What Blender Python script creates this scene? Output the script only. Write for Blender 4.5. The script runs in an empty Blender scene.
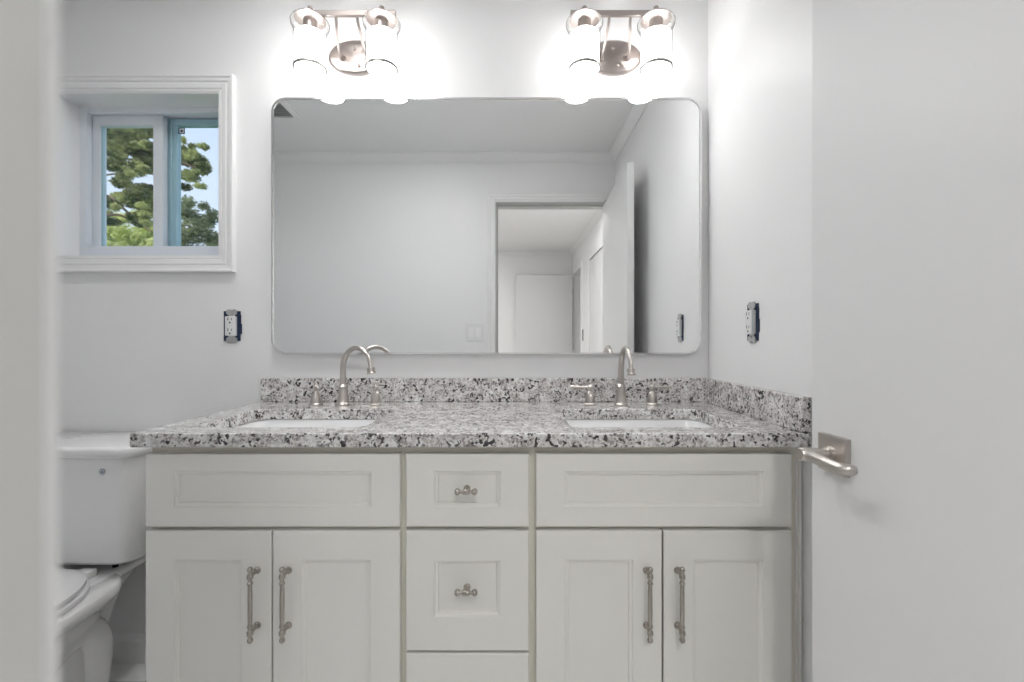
import bpy, bmesh, math, random
from mathutils import Vector, Matrix
random.seed(7)
PI = math.pi
sc = bpy.context.scene
C = sc.collection
R = math.radians

# ------------------------------------------------------------------ camera, world, exposure
CZ = 1.115                       # lens height above the bathroom floor; x right, y towards the vanity wall
F = 459.0                        # focal length in pixels of the 1024 px frame
cam_d = bpy.data.cameras.new('camera')
cam = bpy.data.objects.new('camera', cam_d)
C.objects.link(cam)
cam.location = (0, 0, CZ)
cam.rotation_euler = (PI/2, 0, 0)
cam_d.sensor_width = 36
cam_d.lens = F/1024*36
cam_d.clip_start = 0.01
cam_d.dof.use_dof = True
cam_d.dof.focus_distance = 1.35
cam_d.dof.aperture_fstop = 4.2
sc.camera = cam
sc.view_settings.view_transform = 'Standard'
sc.view_settings.look = 'None'
sc.view_settings.gamma = 1
sc.view_settings.use_curve_mapping = False
sc.view_settings.exposure = 0.13
SHADE_L = 6.0                   # glow of the frosted glass shades
BULB_L = 75.0
HALL_FILL_L = 100.0  # added fill disc in the hall just outside the doorway
DEEP_HALL_FILL_L = 90.0  # added fill disc deeper in the hall
BATH_FILL_L = 38.0  # added fill disc on the bathroom ceiling, unseen
SUN_W = 3.6

w = bpy.data.worlds.new('world'); sc.world = w; w.use_nodes = True
nt = w.node_tree
bg = nt.nodes['Background']
tc = nt.nodes.new('ShaderNodeTexCoord'); sp = nt.nodes.new('ShaderNodeSeparateXYZ'); rp = nt.nodes.new('ShaderNodeValToRGB')
nt.links.new(tc.outputs['Generated'], sp.inputs[0]); nt.links.new(sp.outputs['Z'], rp.inputs[0]); nt.links.new(rp.outputs[0], bg.inputs[0])
rp.color_ramp.elements[0].color = (0.80, 0.86, 0.95, 1); rp.color_ramp.elements[0].position = 0.0
rp.color_ramp.elements[1].color = (0.42, 0.58, 0.92, 1); rp.color_ramp.elements[1].position = 0.75
bg.inputs[1].default_value = 1.15
sun_d = bpy.data.lights.new('sun', 'SUN'); sun = bpy.data.objects.new('sun', sun_d); C.objects.link(sun)
sun_d.energy = SUN_W; sun_d.angle = R(0.6); sun_d.color = (1, 0.93, 0.78)
sun.rotation_euler = (R(48), 0, R(-35))
sun.location = (0, -3, 8)

# ------------------------------------------------------------------ materials
def mat(name, col, rough=0.5, metal=0.0, spec=0.5, coat=0.0, emit=None, es=0.0, noise=0.0, nscale=30, bump=0.0, bscale=200, trans=0.0):
    m = bpy.data.materials.new(name); m.use_nodes = True
    n = m.node_tree.nodes; l = m.node_tree.links
    b = n['Principled BSDF']
    b.inputs['Base Color'].default_value = (*col, 1)
    b.inputs['Roughness'].default_value = rough
    b.inputs['Metallic'].default_value = metal
    b.inputs['Specular IOR Level'].default_value = spec
    b.inputs['Coat Weight'].default_value = coat
    b.inputs['Transmission Weight'].default_value = trans
    if emit:
        b.inputs['Emission Color'].default_value = (*emit, 1); b.inputs['Emission Strength'].default_value = es
    t = n.new('ShaderNodeTexCoord')
    if noise:
        nz = n.new('ShaderNodeTexNoise'); nz.inputs['Scale'].default_value = nscale; nz.inputs['Detail'].default_value = 5
        l.new(t.outputs['Object'], nz.inputs['Vector'])
        mx = n.new('ShaderNodeMix'); mx.data_type = 'RGBA'
        mx.inputs[6].default_value = (*[c*(1-noise) for c in col], 1)
        mx.inputs[7].default_value = (*[min(1, c*(1+noise)) for c in col], 1)
        l.new(nz.outputs['Fac'], mx.inputs[0]); l.new(mx.outputs[2], b.inputs['Base Color'])
    if bump:
        nz2 = n.new('ShaderNodeTexNoise'); nz2.inputs['Scale'].default_value = bscale; nz2.inputs['Detail'].default_value = 3
        l.new(t.outputs['Object'], nz2.inputs['Vector'])
        bp = n.new('ShaderNodeBump'); bp.inputs['Strength'].default_value = bump; bp.inputs['Distance'].default_value = 0.001
        l.new(nz2.outputs['Fac'], bp.inputs['Height']); l.new(bp.outputs[0], b.inputs['Normal'])
    return m

def granite_mat():
    m = bpy.data.materials.new('granite'); m.use_nodes = True
    n = m.node_tree.nodes; l = m.node_tree.links; b = n['Principled BSDF']
    t = n.new('ShaderNodeTexCoord')
    mp = n.new('ShaderNodeMapping'); l.new(t.outputs['Object'], mp.inputs[0])
    # wobble the lookup so that crystals are ragged
    wz = n.new('ShaderNodeTexNoise'); wz.inputs['Scale'].default_value = 60; wz.inputs['Detail'].default_value = 3
    l.new(mp.outputs[0], wz.inputs['Vector'])
    va = n.new('ShaderNodeVectorMath'); va.operation = 'MULTIPLY_ADD'
    l.new(wz.outputs['Color'], va.inputs[0]); va.inputs[1].default_value = (0.012,)*3; l.new(mp.outputs[0], va.inputs[2])
    def vor(scale):
        v = n.new('ShaderNodeTexVoronoi'); v.inputs['Scale'].default_value = scale; l.new(va.outputs[0], v.inputs['Vector'])
        s = n.new('ShaderNodeSeparateColor'); l.new(v.outputs['Color'], s.inputs[0]); return s
    def noise(scale, detail=4):
        z = n.new('ShaderNodeTexNoise'); z.inputs['Scale'].default_value = scale; z.inputs['Detail'].default_value = detail
        l.new(va.outputs[0], z.inputs['Vector']); return z
    def ramp(src, stops, const=False):
        r = n.new('ShaderNodeValToRGB'); l.new(src, r.inputs[0]); e = r.color_ramp.elements
        while len(e) < len(stops): e.new(0.5)
        for q, (p, c) in zip(e, stops): q.position = p; q.color = (*c, 1)
        if const: r.color_ramp.interpolation = 'CONSTANT'
        return r
    def mix(f, a, c):
        x = n.new('ShaderNodeMix'); x.data_type = 'RGBA'; l.new(f, x.inputs[0]); l.new(a, x.inputs[6]); l.new(c, x.inputs[7]); return x.outputs[2]
    base = ramp(vor(150).outputs['Red'], [(0, (.80, .79, .78)), (.3, (.66, .64, .63)), (.46, (.86, .86, .86)), (.76, (.46, .44, .43)), (.86, (.76, .75, .74))], True)
    tc_ = ramp(noise(28).outputs['Fac'], [(.39, (0, 0, 0)), (.57, (1, 1, 1))])
    taupe = ramp(vor(190).outputs['Green'], [(0, (.30, .27, .26)), (.35, (.50, .47, .46)), (.65, (.72, .70, .69))], True)
    c1 = mix(tc_.outputs[0], base.outputs[0], taupe.outputs[0])
    # black flecks, bunched
    blk = ramp(vor(125).outputs['Blue'], [(0, (0, 0, 0)), (.84, (1, 1, 1))], True)
    bm_ = ramp(noise(16, 2).outputs['Fac'], [(.47, (0, 0, 0)), (.56, (1, 1, 1))])
    mm = n.new('ShaderNodeMath'); mm.operation = 'MULTIPLY'; l.new(blk.outputs[0], mm.inputs[0]); l.new(bm_.outputs[0], mm.inputs[1])
    spk = ramp(noise(95, 2).outputs['Fac'], [(.615, (0, 0, 0)), (.645, (1, 1, 1))])
    mx = n.new('ShaderNodeMath'); mx.operation = 'MAXIMUM'; l.new(mm.outputs[0], mx.inputs[0]); l.new(spk.outputs[0], mx.inputs[1])
    ms = n.new('ShaderNodeMapping'); ms.inputs['Scale'].default_value = (1, 1, .45); l.new(va.outputs[0], ms.inputs[0])
    zs = n.new('ShaderNodeTexNoise'); zs.inputs['Scale'].default_value = 52; zs.inputs['Detail'].default_value = 2; l.new(ms.outputs[0], zs.inputs['Vector'])
    stv = ramp(zs.outputs['Fac'], [(.685, (0, 0, 0)), (.70, (1, 1, 1))])
    m2 = n.new('ShaderNodeMath'); m2.operation = 'MAXIMUM'; l.new(mx.outputs[0], m2.inputs[0]); l.new(stv.outputs[0], m2.inputs[1]); mx = m2
    dark = n.new('ShaderNodeRGB'); dark.outputs[0].default_value = (.035, .033, .035, 1)
    l.new(mix(mx.outputs[0], c1, dark.outputs[0]), b.inputs['Base Color'])
    b.inputs['Roughness'].default_value = 0.14; b.inputs['Specular IOR Level'].default_value = 0.7; b.inputs['Coat Weight'].default_value = 0.5; b.inputs['Coat Roughness'].default_value = 0.05; b.inputs['Coat IOR'].default_value = 1.6
    mp.inputs['Scale'].default_value = (1.15, 1.15, 1.15)
    return m

def pane_mat(name, tint=(1, 1, 1), refl=0.06, edge=None):
    m = bpy.data.materials.new(name); m.use_nodes = True
    n = m.node_tree.nodes; l = m.node_tree.links; n.remove(n['Principled BSDF'])
    tr = n.new('ShaderNodeBsdfTransparent'); tr.inputs[0].default_value = (*tint, 1)
    gl = n.new('ShaderNodeBsdfGlossy'); gl.inputs['Roughness'].default_value = 0.02
    lw = n.new('ShaderNodeLayerWeight'); lw.inputs[0].default_value = 0.25
    ma = n.new('ShaderNodeMath'); ma.operation = 'MULTIPLY_ADD'; l.new(lw.outputs['Fresnel'], ma.inputs[0]); ma.inputs[1].default_value = 0.45; ma.inputs[2].default_value = refl
    ma.use_clamp = True
    x = n.new('ShaderNodeMixShader'); l.new(ma.outputs[0], x.inputs[0]); l.new(tr.outputs[0], x.inputs[1]); l.new(gl.outputs[0], x.inputs[2])
    if edge:
        l2 = n.new('ShaderNodeLayerWeight'); l2.inputs[0].default_value = 0.5
        r = n.new('ShaderNodeValToRGB'); l.new(l2.outputs['Facing'], r.inputs[0]); l.new(r.outputs[0], tr.inputs[0])
        r.color_ramp.elements[0].position = .55; r.color_ramp.elements[0].color = (*tint, 1); r.color_ramp.elements[1].position = 1.0; r.color_ramp.elements[1].color = (edge,)*3 + (1,)
    l.new(x.outputs[0], n['Material Output'].inputs[0])
    return m

def leaf_mat(name, c0, c1):
    m = bpy.data.materials.new(name); m.use_nodes = True
    n = m.node_tree.nodes; l = m.node_tree.links; n.remove(n['Principled BSDF'])
    t = n.new('ShaderNodeTexCoord'); z = n.new('ShaderNodeTexNoise'); z.inputs['Scale'].default_value = 3.0; z.inputs['Detail'].default_value = 4
    l.new(t.outputs['Object'], z.inputs['Vector'])
    r = n.new('ShaderNodeValToRGB'); l.new(z.outputs['Fac'], r.inputs[0])
    r.color_ramp.elements[0].position = .38; r.color_ramp.elements[0].color = (*c0, 1); r.color_ramp.elements[1].position = .62; r.color_ramp.elements[1].color = (*c1, 1)
    d = n.new('ShaderNodeBsdfDiffuse'); tl = n.new('ShaderNodeBsdfTranslucent'); x = n.new('ShaderNodeMixShader'); x.inputs[0].default_value = .35
    l.new(r.outputs[0], d.inputs[0]); l.new(r.outputs[0], tl.inputs[0]); l.new(d.outputs[0], x.inputs[1]); l.new(tl.outputs[0], x.inputs[2])
    l.new(x.outputs[0], n['Material Output'].inputs[0])
    return m

def tile_mat():
    m = bpy.data.materials.new('floor_tile'); m.use_nodes = True
    n = m.node_tree.nodes; l = m.node_tree.links; b = n['Principled BSDF']
    t = n.new('ShaderNodeTexCoord'); br = n.new('ShaderNodeTexBrick')
    l.new(t.outputs['Object'], br.inputs['Vector'])
    br.inputs['Scale'].default_value = 1; br.inputs['Brick Width'].default_value = .6; br.inputs['Row Height'].default_value = .3; br.inputs['Mortar Size'].default_value = .003
    z = n.new('ShaderNodeTexNoise'); z.inputs['Scale'].default_value = 3.5; z.inputs['Detail'].default_value = 8; z.inputs['Distortion'].default_value = 2.2
    l.new(t.outputs['Object'], z.inputs['Vector'])
    r = n.new('ShaderNodeValToRGB'); l.new(z.outputs['Fac'], r.inputs[0])
    r.color_ramp.elements[0].position = .36; r.color_ramp.elements[0].color = (.74, .74, .74, 1); r.color_ramp.elements[1].position = .56; r.color_ramp.elements[1].color = (.90, .90, .89, 1)
    l.new(r.outputs[0], br.inputs['Color1']); l.new(r.outputs[0], br.inputs['Color2']); br.inputs['Mortar'].default_value = (.45, .45, .44, 1)
    l.new(br.outputs['Color'], b.inputs['Base Color']); b.inputs['Roughness'].default_value = .3
    return m

def mirror_mat():
    m = mat('silvered_glass', (.93, .94, .94), rough=0.0, metal=1.0); return m

M = dict(
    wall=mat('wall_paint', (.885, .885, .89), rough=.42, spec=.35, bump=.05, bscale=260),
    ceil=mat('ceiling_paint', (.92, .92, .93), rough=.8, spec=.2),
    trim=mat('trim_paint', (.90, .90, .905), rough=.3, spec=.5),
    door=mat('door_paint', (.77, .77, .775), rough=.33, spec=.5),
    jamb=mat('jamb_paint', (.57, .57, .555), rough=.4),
    cab=mat('cabinet_paint', (.85, .84, .80), rough=.36, spec=.45),
    frame_cab=mat('cabinet_frame_paint', (.80, .775, .68), rough=.4, spec=.4),
    granite=granite_mat(),
    china=mat('vitreous_china', (.90, .90, .91), rough=.08, spec=.5, coat=.5),
    seat=mat('toilet_seat_plastic', (.90, .90, .91), rough=.2),
    nickel=mat('brushed_nickel', (.54, .505, .475), rough=.28, metal=1.0, bump=.15, bscale=700),
    lamp_nickel=mat('satin_nickel', (.40, .355, .335), rough=.36, metal=1.0),
    handle=mat('pull_nickel', (.43, .395, .36), rough=.27, metal=1.0),
    alu=mat('mirror_frame_metal', (.80, .80, .81), rough=.2, metal=1.0),
    mirror=mirror_mat(),
    glass=pane_mat('clear_glass', (.97, .97, .96), .04, .30),
    winglass=pane_mat('window_glass', (.94, .97, .98), .03),
    frost=mat('frosted_lamp_glass', (.95, .95, .95), rough=.4, emit=(1, .995, .99), es=SHADE_L),
    bulb=mat('lit_bulb', (1, 1, 1), emit=(1, .99, .98), es=BULB_L),
    vinyl=mat('window_vinyl_sky_tint', (.80, .84, .90), rough=.35),  # white vinyl with a little sky-light blue put into the colour
    sash=mat('outer_sash_sky_tint', (.40, .60, .68), rough=.35),  # teal cast of the sky light put into the sash colour
    black=mat('black_plastic', (.015, .015, .018), rough=.5),
    navy=mat('blue_outlet_box', (.012, .025, .07), rough=.5),
    outlet=mat('outlet_plastic', (.83, .83, .84), rough=.35),
    steel=mat('zinc_steel', (.55, .55, .55), rough=.35, metal=1.0),
    tile=tile_mat(),
    hallfloor=mat('hall_floor_boards', (.62, .58, .52), rough=.45, noise=.15, nscale=6),
    vent=mat('vent_plastic', (.72, .72, .73), rough=.5),
    ventslat=mat('vent_slat_grey', (.38, .38, .39), rough=.6),
    rimglass=mat('shade_rim_metal', (.30, .29, .28), rough=.4, metal=.6),
    ventdark=mat('vent_inside', (.20, .20, .20), rough=.8),
    bark=mat('tree_bark', (.16, .115, .08), rough=.9, noise=.3, nscale=14),
    pine=leaf_mat('pine_needles', (.085, .13, .05), (.58, .60, .26)),
    pine2=leaf_mat('dark_needles', (.12, .17, .09), (.36, .40, .22)),
    bush=leaf_mat('yellow_green_leaves', (.40, .48, .12), (.92, .92, .48)),
    grass=mat('lawn', (.10, .18, .05), rough=.9, noise=.3, nscale=5),
    ink=mat('dark_blue_ink', (.03, .05, .12), rough=.5),
    sticker=mat('sticker_white', (.85, .88, .92), rough=.4),
    gap_shade=mat('dark_gap_shade', (.06, .055, .05), rough=.8),  # near-black colour stands for shade in the closet door gap
)

# ------------------------------------------------------------------ mesh helpers
def nb(): return bmesh.new()
def box(bm, x0, x1, y0, y1, z0, z1, bev=0.0, seg=2):
    vs = [bm.verts.new(p) for p in ((x0,y0,z0),(x1,y0,z0),(x1,y1,z0),(x0,y1,z0),(x0,y0,z1),(x1,y0,z1),(x1,y1,z1),(x0,y1,z1))]
    fs = [bm.faces.new([vs[i] for i in q]) for q in ((3,2,1,0),(4,5,6,7),(0,1,5,4),(1,2,6,5),(2,3,7,6),(3,0,4,7))]
    if bev:
        es = {e for f in fs for e in f.edges}
        bmesh.ops.bevel(bm, geom=list(es), offset=bev, segments=seg, affect='EDGES', profile=.5)
    return vs
def ring(bm, pts): return [bm.verts.new(p) for p in pts]
def bridge(bm, a, b, flip=False):
    n = len(a)
    for i in range(n):
        q = [a[i], a[(i+1) % n], b[(i+1) % n], b[i]]
        if flip: q.reverse()
        bm.faces.new(q)
def loft(bm, rings, cap0=True, cap1=True):
    rs = [ring(bm, r) for r in rings]
    for a, b in zip(rs, rs[1:]): bridge(bm, a, b)
    if cap0: bm.faces.new(list(reversed(rs[0])))
    if cap1: bm.faces.new(rs[-1])
    return rs
def lathe(bm, prof, c=(0,0,0), axis='Z', n=32, cap0=False, cap1=False, sx=1, sy=1):
    rings = []
    for r, h in prof:
        r = max(r, 1e-5); pts = []
        for i in range(n):
            a = 2*PI*i/n; u, v = r*math.cos(a)*sx, r*math.sin(a)*sy
            if axis == 'Z': p = (c[0]+u, c[1]+v, c[2]+h)
            elif axis == 'Y': p = (c[0]+u, c[1]+h, c[2]+v)
            else: p = (c[0]+h, c[1]+u, c[2]+v)
            pts.append(p)
        rings.append(pts)
    loft(bm, rings, cap0, cap1)
def ball(bm, c, r, n=16):
    lathe(bm, [(r*math.sin(PI*i/10), -r*math.cos(PI*i/10)) for i in range(11)], c, n=n)
def tube(bm, pts, rad, n=16, cap=True):
    pts = [Vector(p) for p in pts]
    if not hasattr(rad, '__len__'): rad = [rad]*len(pts)
    prev = None; rings = []
    for i, p in enumerate(pts):
        t = (pts[min(i+1, len(pts)-1)] - pts[max(i-1, 0)]).normalized()
        if prev is None:
            u = t.cross(Vector((0, 0, 1)))
            if u.length < 1e-3: u = t.cross(Vector((1, 0, 0)))
        else: u = prev - t*prev.dot(t)
        u.normalize(); prev = u; v = t.cross(u)
        rings.append([p + u*(rad[i]*math.cos(2*PI*k/n)) + v*(rad[i]*math.sin(2*PI*k/n)) for k in range(n)])
    loft(bm, rings, cap, cap)
def rrect(x0, x1, y0, y1, r, z, n=6):
    pts = []
    for cx, cy, a0 in ((x1-r, y1-r, 0), (x0+r, y1-r, PI/2), (x0+r, y0+r, PI), (x1-r, y0+r, 3*PI/2)):
        for i in range(n+1):
            a = a0 + PI/2*i/n; pts.append((cx+r*math.cos(a), cy+r*math.sin(a), z))
    return pts
def catmull(pts, k=8):
    P = [Vector(p) for p in pts]; P = [2*P[0]-P[1]] + P + [2*P[-1]-P[-2]]; out = []
    for i in range(1, len(P)-2):
        a, b, c, d = P[i-1:i+3]
        for j in range(k):
            t = j/k
            out.append(.5*((2*b)+(c-a)*t+(2*a-5*b+4*c-d)*t*t+(3*b-a-3*c+d)*t**3))
    out.append(P[-2]); return out

def obj(name, bm, m, parent=None, smooth=False, loc=None, bevel=0, angle=35):
    bmesh.ops.recalc_face_normals(bm, faces=bm.faces[:])
    me = bpy.data.meshes.new(name)
    if loc is not None:
        off = Vector(loc)
        bmesh.ops.translate(bm, verts=bm.verts[:], vec=-off)
    bm.to_mesh(me); bm.free()
    me.materials.append(M[m] if isinstance(m, str) else m)
    if smooth:
        for p in me.polygons: p.use_smooth = True
        me.set_sharp_from_angle(angle=R(angle))
    o = bpy.data.objects.new(name, me); C.objects.link(o)
    if loc is not None: o.location = loc
    if parent is not None:
        o.parent = parent
        if loc is None: o.location = -Vector(world_of(parent))
        else: o.location = Vector(loc) - Vector(world_of(parent))
    if bevel:
        md = o.modifiers.new('bevel', 'BEVEL'); md.width = bevel; md.segments = 2; md.limit_method = 'ANGLE'; md.angle_limit = R(40)
    return o
def world_of(o):
    v = Vector(o.location)
    while o.parent: o = o.parent; v = v + Vector(o.location)
    return v
def thing(name, label, cat, loc, group=None):
    o = bpy.data.objects.new(name, None); C.objects.link(o); o.location = loc; o.empty_display_size = .05
    tag(o, label, cat, group); return o
def tag(o, label=None, cat=None, group=None, kind=None):
    if label: o['label'] = label
    if cat: o['category'] = cat
    if group: o['group'] = group
    if kind: o['kind'] = kind
    return o
def struct(name, bm, m, label=None, cat=None, **k):
    return tag(obj(name, bm, m, **k), label, cat, kind='structure')
def kids(o): return [c for c in C.objects if c.parent is o]
def dup(root, delta, parent=None):
    r = root.copy(); C.objects.link(r)
    if parent is not None: r.parent = parent
    else: r.location = Vector(root.location) + Vector(delta)
    for ch in kids(root): dup(ch, (0,0,0), r)
    return r

# ------------------------------------------------------------------ the room shell
XL, XR = -1.75, 0.684            # side walls
YB, YF = 1.602, 0.103            # vanity wall and door wall (bathroom faces)
ZC = 2.356                       # ceiling
HX0, HX1, HY0, HY1 = -2.2, 0.857, -3.29, -0.02   # hall
WX0, WX1, WZ0, WZ1 = -1.598, -1.018, 1.409, 1.981 # window opening
DX0, DX1, DZ = -0.105, 0.640, 2.035              # doorway opening

b = nb(); box(b, XL-.15, XR+.3, YF-.13, YB+.2, -.06, 0); struct('floor', b, 'tile', 'grey marbled tile bathroom floor', 'floor')
b = nb(); box(b, HX0-.1, HX1+1.3, HY0-.1, YF-.13, -.06, 0); struct('floor_hall', b, 'hallfloor', 'hall floor behind the doorway', 'floor')
b = nb(); box(b, XL-.15, XR+.3, YF-.123, YB+.2, ZC, ZC+.1); struct('ceiling', b, 'ceil', 'flat white bathroom ceiling', 'ceiling')
b = nb(); box(b, HX0-.1, HX1+1.3, HY0-.1, YF-.123, ZC, ZC+.1); struct('ceiling_hall', b, 'ceil', 'hall ceiling seen in the mirror', 'ceiling')
# vanity wall with the window opening
b = nb(); y1 = YB+.2
box(b, XL-.15, WX0, YB, y1, 0, ZC); box(b, WX1, XR+.3, YB, y1, 0, ZC)
box(b, WX0, WX1, YB, y1, 0, WZ0); box(b, WX0, WX1, YB, y1, WZ1, ZC)
struct('wall_back', b, 'wall', 'light grey wall behind vanity and toilet', 'wall')
b = nb(); box(b, XR, XR+.15, YF-.123, YB, 0, ZC); struct('wall_right', b, 'wall', 'light wall at the right end of the vanity', 'wall')
b = nb(); box(b, XL-.15, XL, YF-.123, YB, 0, ZC); struct('wall_left', b, 'wall', 'wall left of the toilet', 'wall')
b = nb(); yf0 = YF-.123
box(b, XL, DX0-.02, yf0, YF, 0, ZC); box(b, DX1+.02, XR, yf0, YF, 0, ZC); box(b, DX0-.02, DX1+.02, yf0, YF, DZ+.02, ZC)
struct('wall_front', b, 'wall', 'wall with the doorway, reflected in the mirror', 'wall')
# hall walls
b = nb(); box(b, HX0-.1, HX1+1.3, HY0-.1, HY0, 0, ZC); struct('wall_hall_end', b, 'wall', 'far end wall of the hall', 'wall')
b = nb(); box(b, HX0-.1, HX0, HY0, yf0, 0, ZC); struct('wall_hall_left', b, 'wall', 'left side wall of the hall', 'wall')
b = nb()   # right hall wall with a doorway near the far end
HD0, HD1 = -3.20, -2.50
box(b, HX1, HX1+.12, HY0, HD0-.02, 0, ZC); box(b, HX1, HX1+.12, HD1+.02, -2.0+.02, 0, ZC); box(b, HX1, HX1+.12, HD0-.02, HD1+.02, 2.05, ZC)
box(b, HX1, HX1+.12, -1.98, -1.15, 2.02, ZC); box(b, HX1, HX1+.12, -1.15, yf0, 0, ZC)
box(b, HX1, HX1+.12, -1.98, -1.15, 0, .004)
struct('wall_hall_right', b, 'wall', 'side wall of the hall with two doors', 'wall')
b = nb(); box(b, HX0-.1, XL-.15, yf0, yf0+.12, 0, ZC); box(b, XR+.15, HX1+.12, yf0, yf0+.12, 0, ZC)
struct('wall_hall_near', b, 'wall', 'hall side of the bathroom wall', 'wall')
b = nb(); box(b, HX1+.12, HX1+1.3, HD1+.3, HD1+.4, 0, ZC); box(b, HX1+1.2, HX1+1.3, HY0, HD1+.3, 0, ZC)
struct('wall_side_room', b, 'wall', 'dim room beyond the hall doorway', 'wall')

# jamb lining + casings of the bathroom doorway
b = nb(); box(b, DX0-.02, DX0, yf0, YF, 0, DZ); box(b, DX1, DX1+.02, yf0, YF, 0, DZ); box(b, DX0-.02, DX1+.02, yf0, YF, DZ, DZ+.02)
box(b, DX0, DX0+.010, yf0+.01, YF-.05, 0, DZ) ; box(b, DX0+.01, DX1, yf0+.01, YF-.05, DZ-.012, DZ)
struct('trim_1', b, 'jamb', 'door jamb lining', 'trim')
def casing_bar(bm, p0, p1, inward, out_n, width=.058):
    """moulded casing from p0 to p1; inward = unit vector towards the opening; out_n = away from the wall"""
    p0, p1, inw, on = Vector(p0), Vector(p1), Vector(inward), Vector(out_n)
    prof = [(0, 0), (0, .0085), (.007, .0090), (.009, .0065), (.012, .0115), (.026, .0135), (.029, .0100), (.033, .0100), (.035, .0150), (width-.011, .0165), (width-.008, .0215), (width-.001, .0215), (width, .018), (width, 0)]
    d = (p1-p0).normalized()
    r0 = [p0 - inw*u + on*v - d*u for u, v in prof]
    r1 = [p1 - inw*u + on*v + d*u for u, v in prof]
    loft(bm, [r0, r1])
def casing_bar_butt(bm, p0, p1, inward, out_n, width=.058, m0=0, m1=1):
    p0, p1, inw, on = Vector(p0), Vector(p1), Vector(inward), Vector(out_n)
    prof = [(0, 0), (0, .0085), (.007, .0090), (.009, .0065), (.012, .0115), (.026, .0135), (.029, .0100), (.033, .0100), (.035, .0150), (width-.011, .0165), (width-.008, .0215), (width-.001, .0215), (width, .018), (width, 0)]
    d = (p1-p0).normalized()
    loft(bm, [[p0 - inw*u + on*v - d*u*m0 for u, v in prof], [p1 - inw*u + on*v + d*u*m1 for u, v in prof]])
b = nb(); rv = .005
casing_bar_butt(b, (DX0-rv, YF, 0), (DX0-rv, YF, DZ+rv), (1,0,0), (0,1,0))
casing_bar(b, (DX0-rv, YF, DZ+rv), (DX1-.03, YF, DZ+rv), (0,0,-1), (0,1,0))
struct('trim_2', b, 'trim', 'white moulded door casing on the bathroom side', 'trim', smooth=True, angle=25)
# window casing
b = nb(); r = .0
for p0, p1, inw in (((WX0,YB,WZ0),(WX0,YB,WZ1),(1,0,0)), ((WX0,YB,WZ1),(WX1,YB,WZ1),(0,0,-1)), ((WX1,YB,WZ1),(WX1,YB,WZ0),(-1,0,0)), ((WX1,YB,WZ0),(WX0,YB,WZ0),(0,0,1))):
    casing_bar(b, p0, p1, inw, (0,-1,0), width=.055)
struct('trim_3', b, 'trim', 'white moulded casing around the small window', 'trim', smooth=True, angle=25)
b = nb()  # painted reveal lining
t = .004
box(b, WX0, WX0+t, YB-.004, YB+.09, WZ0, WZ1); box(b, WX1-t, WX1, YB-.004, YB+.09, WZ0, WZ1)
box(b, WX0+t, WX1-t, YB-.004, YB+.09, WZ1-t, WZ1); box(b, WX0+t, WX1-t, YB-.004, YB+.09, WZ0, WZ0+t)
struct('trim_4', b, 'trim', 'white lining of the window recess', 'trim')
# crown mouldings
def crown(bm, p0, p1, n, h=.053, pr=.045):
    p0, p1, n = Vector(p0), Vector(p1), Vector(n); z = Vector((0,0,-1)); d = (p1-p0).normalized()
    prof = [(0, 0), (pr, 0), (pr, .010), (pr-.006, .013), (.026, .026), (.012, .042), (.009, .045), (.009, h-.003), (.006, h), (0, h)]
    loft(bm, [[p0 + n*u + z*v + d*u for u, v in prof], [p1 + n*u + z*v - d*u for u, v in prof]])
b = nb(); z = ZC
crown(b, (XL,YB,z), (XR,YB,z), (0,-1,0)); crown(b, (XR,YB,z), (XR,YF,z), (-1,0,0)); crown(b, (XR,YF,z), (XL,YF,z), (0,1,0)); crown(b, (XL,YF,z), (XL,YB,z), (1,0,0))
struct('trim_5', b, 'trim', 'white crown moulding round the bathroom ceiling', 'trim', smooth=True, angle=20)
b = nb()
crown(b, (HX0,HY0,z), (HX0,yf0,z), (1,0,0)); crown(b, (HX1,HY0,z), (HX0,HY0,z), (0,1,0)); crown(b, (HX1,yf0,z), (HX1,HY0,z), (-1,0,0)); 
struct('trim_6', b, 'trim', 'crown moulding of the hall', 'trim', smooth=True, angle=20)
def baseboard(bm, p0, p1, n):
    p0, p1, n = Vector(p0), Vector(p1), Vector(n)
    prof = [(0, 0), (.014, 0), (.014, .070), (.010, .074), (.010, .080), (.006, .088), (.003, .094), (0, .094)]
    loft(bm, [[p0 + n*u + Vector((0,0,v)) for u, v in prof], [p1 + n*u + Vector((0,0,v)) for u, v in prof]])
b = nb(); baseboard(b, (XL,YB,0), (-.85,YB,0), (0,-1,0)); struct('baseboard_back', b, 'trim', 'white baseboard beside the toilet', 'baseboard')
b = nb(); baseboard(b, (XL,YF,0), (XL,YB-.014,0), (1,0,0)); struct('baseboard_left', b, 'trim', 'white baseboard on left wall', 'baseboard')
b = nb(); baseboard(b, (DX0-.065,YF,0), (XL+.014,YF,0), (0,1,0)); struct('baseboard_front', b, 'trim', 'white baseboard on door wall', 'baseboard')
b = nb(); baseboard(b, (XR,1.07,0), (XR,YF,0), (-1,0,0)); struct('baseboard_right', b, 'trim', 'white baseboard on right wall', 'baseboard')
b = nb(); baseboard(b, (HX0,HY0,0), (HX1,HY0,0), (0,1,0)); struct('baseboard_hall', b, 'trim', 'white baseboard in the hall', 'baseboard')

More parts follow.
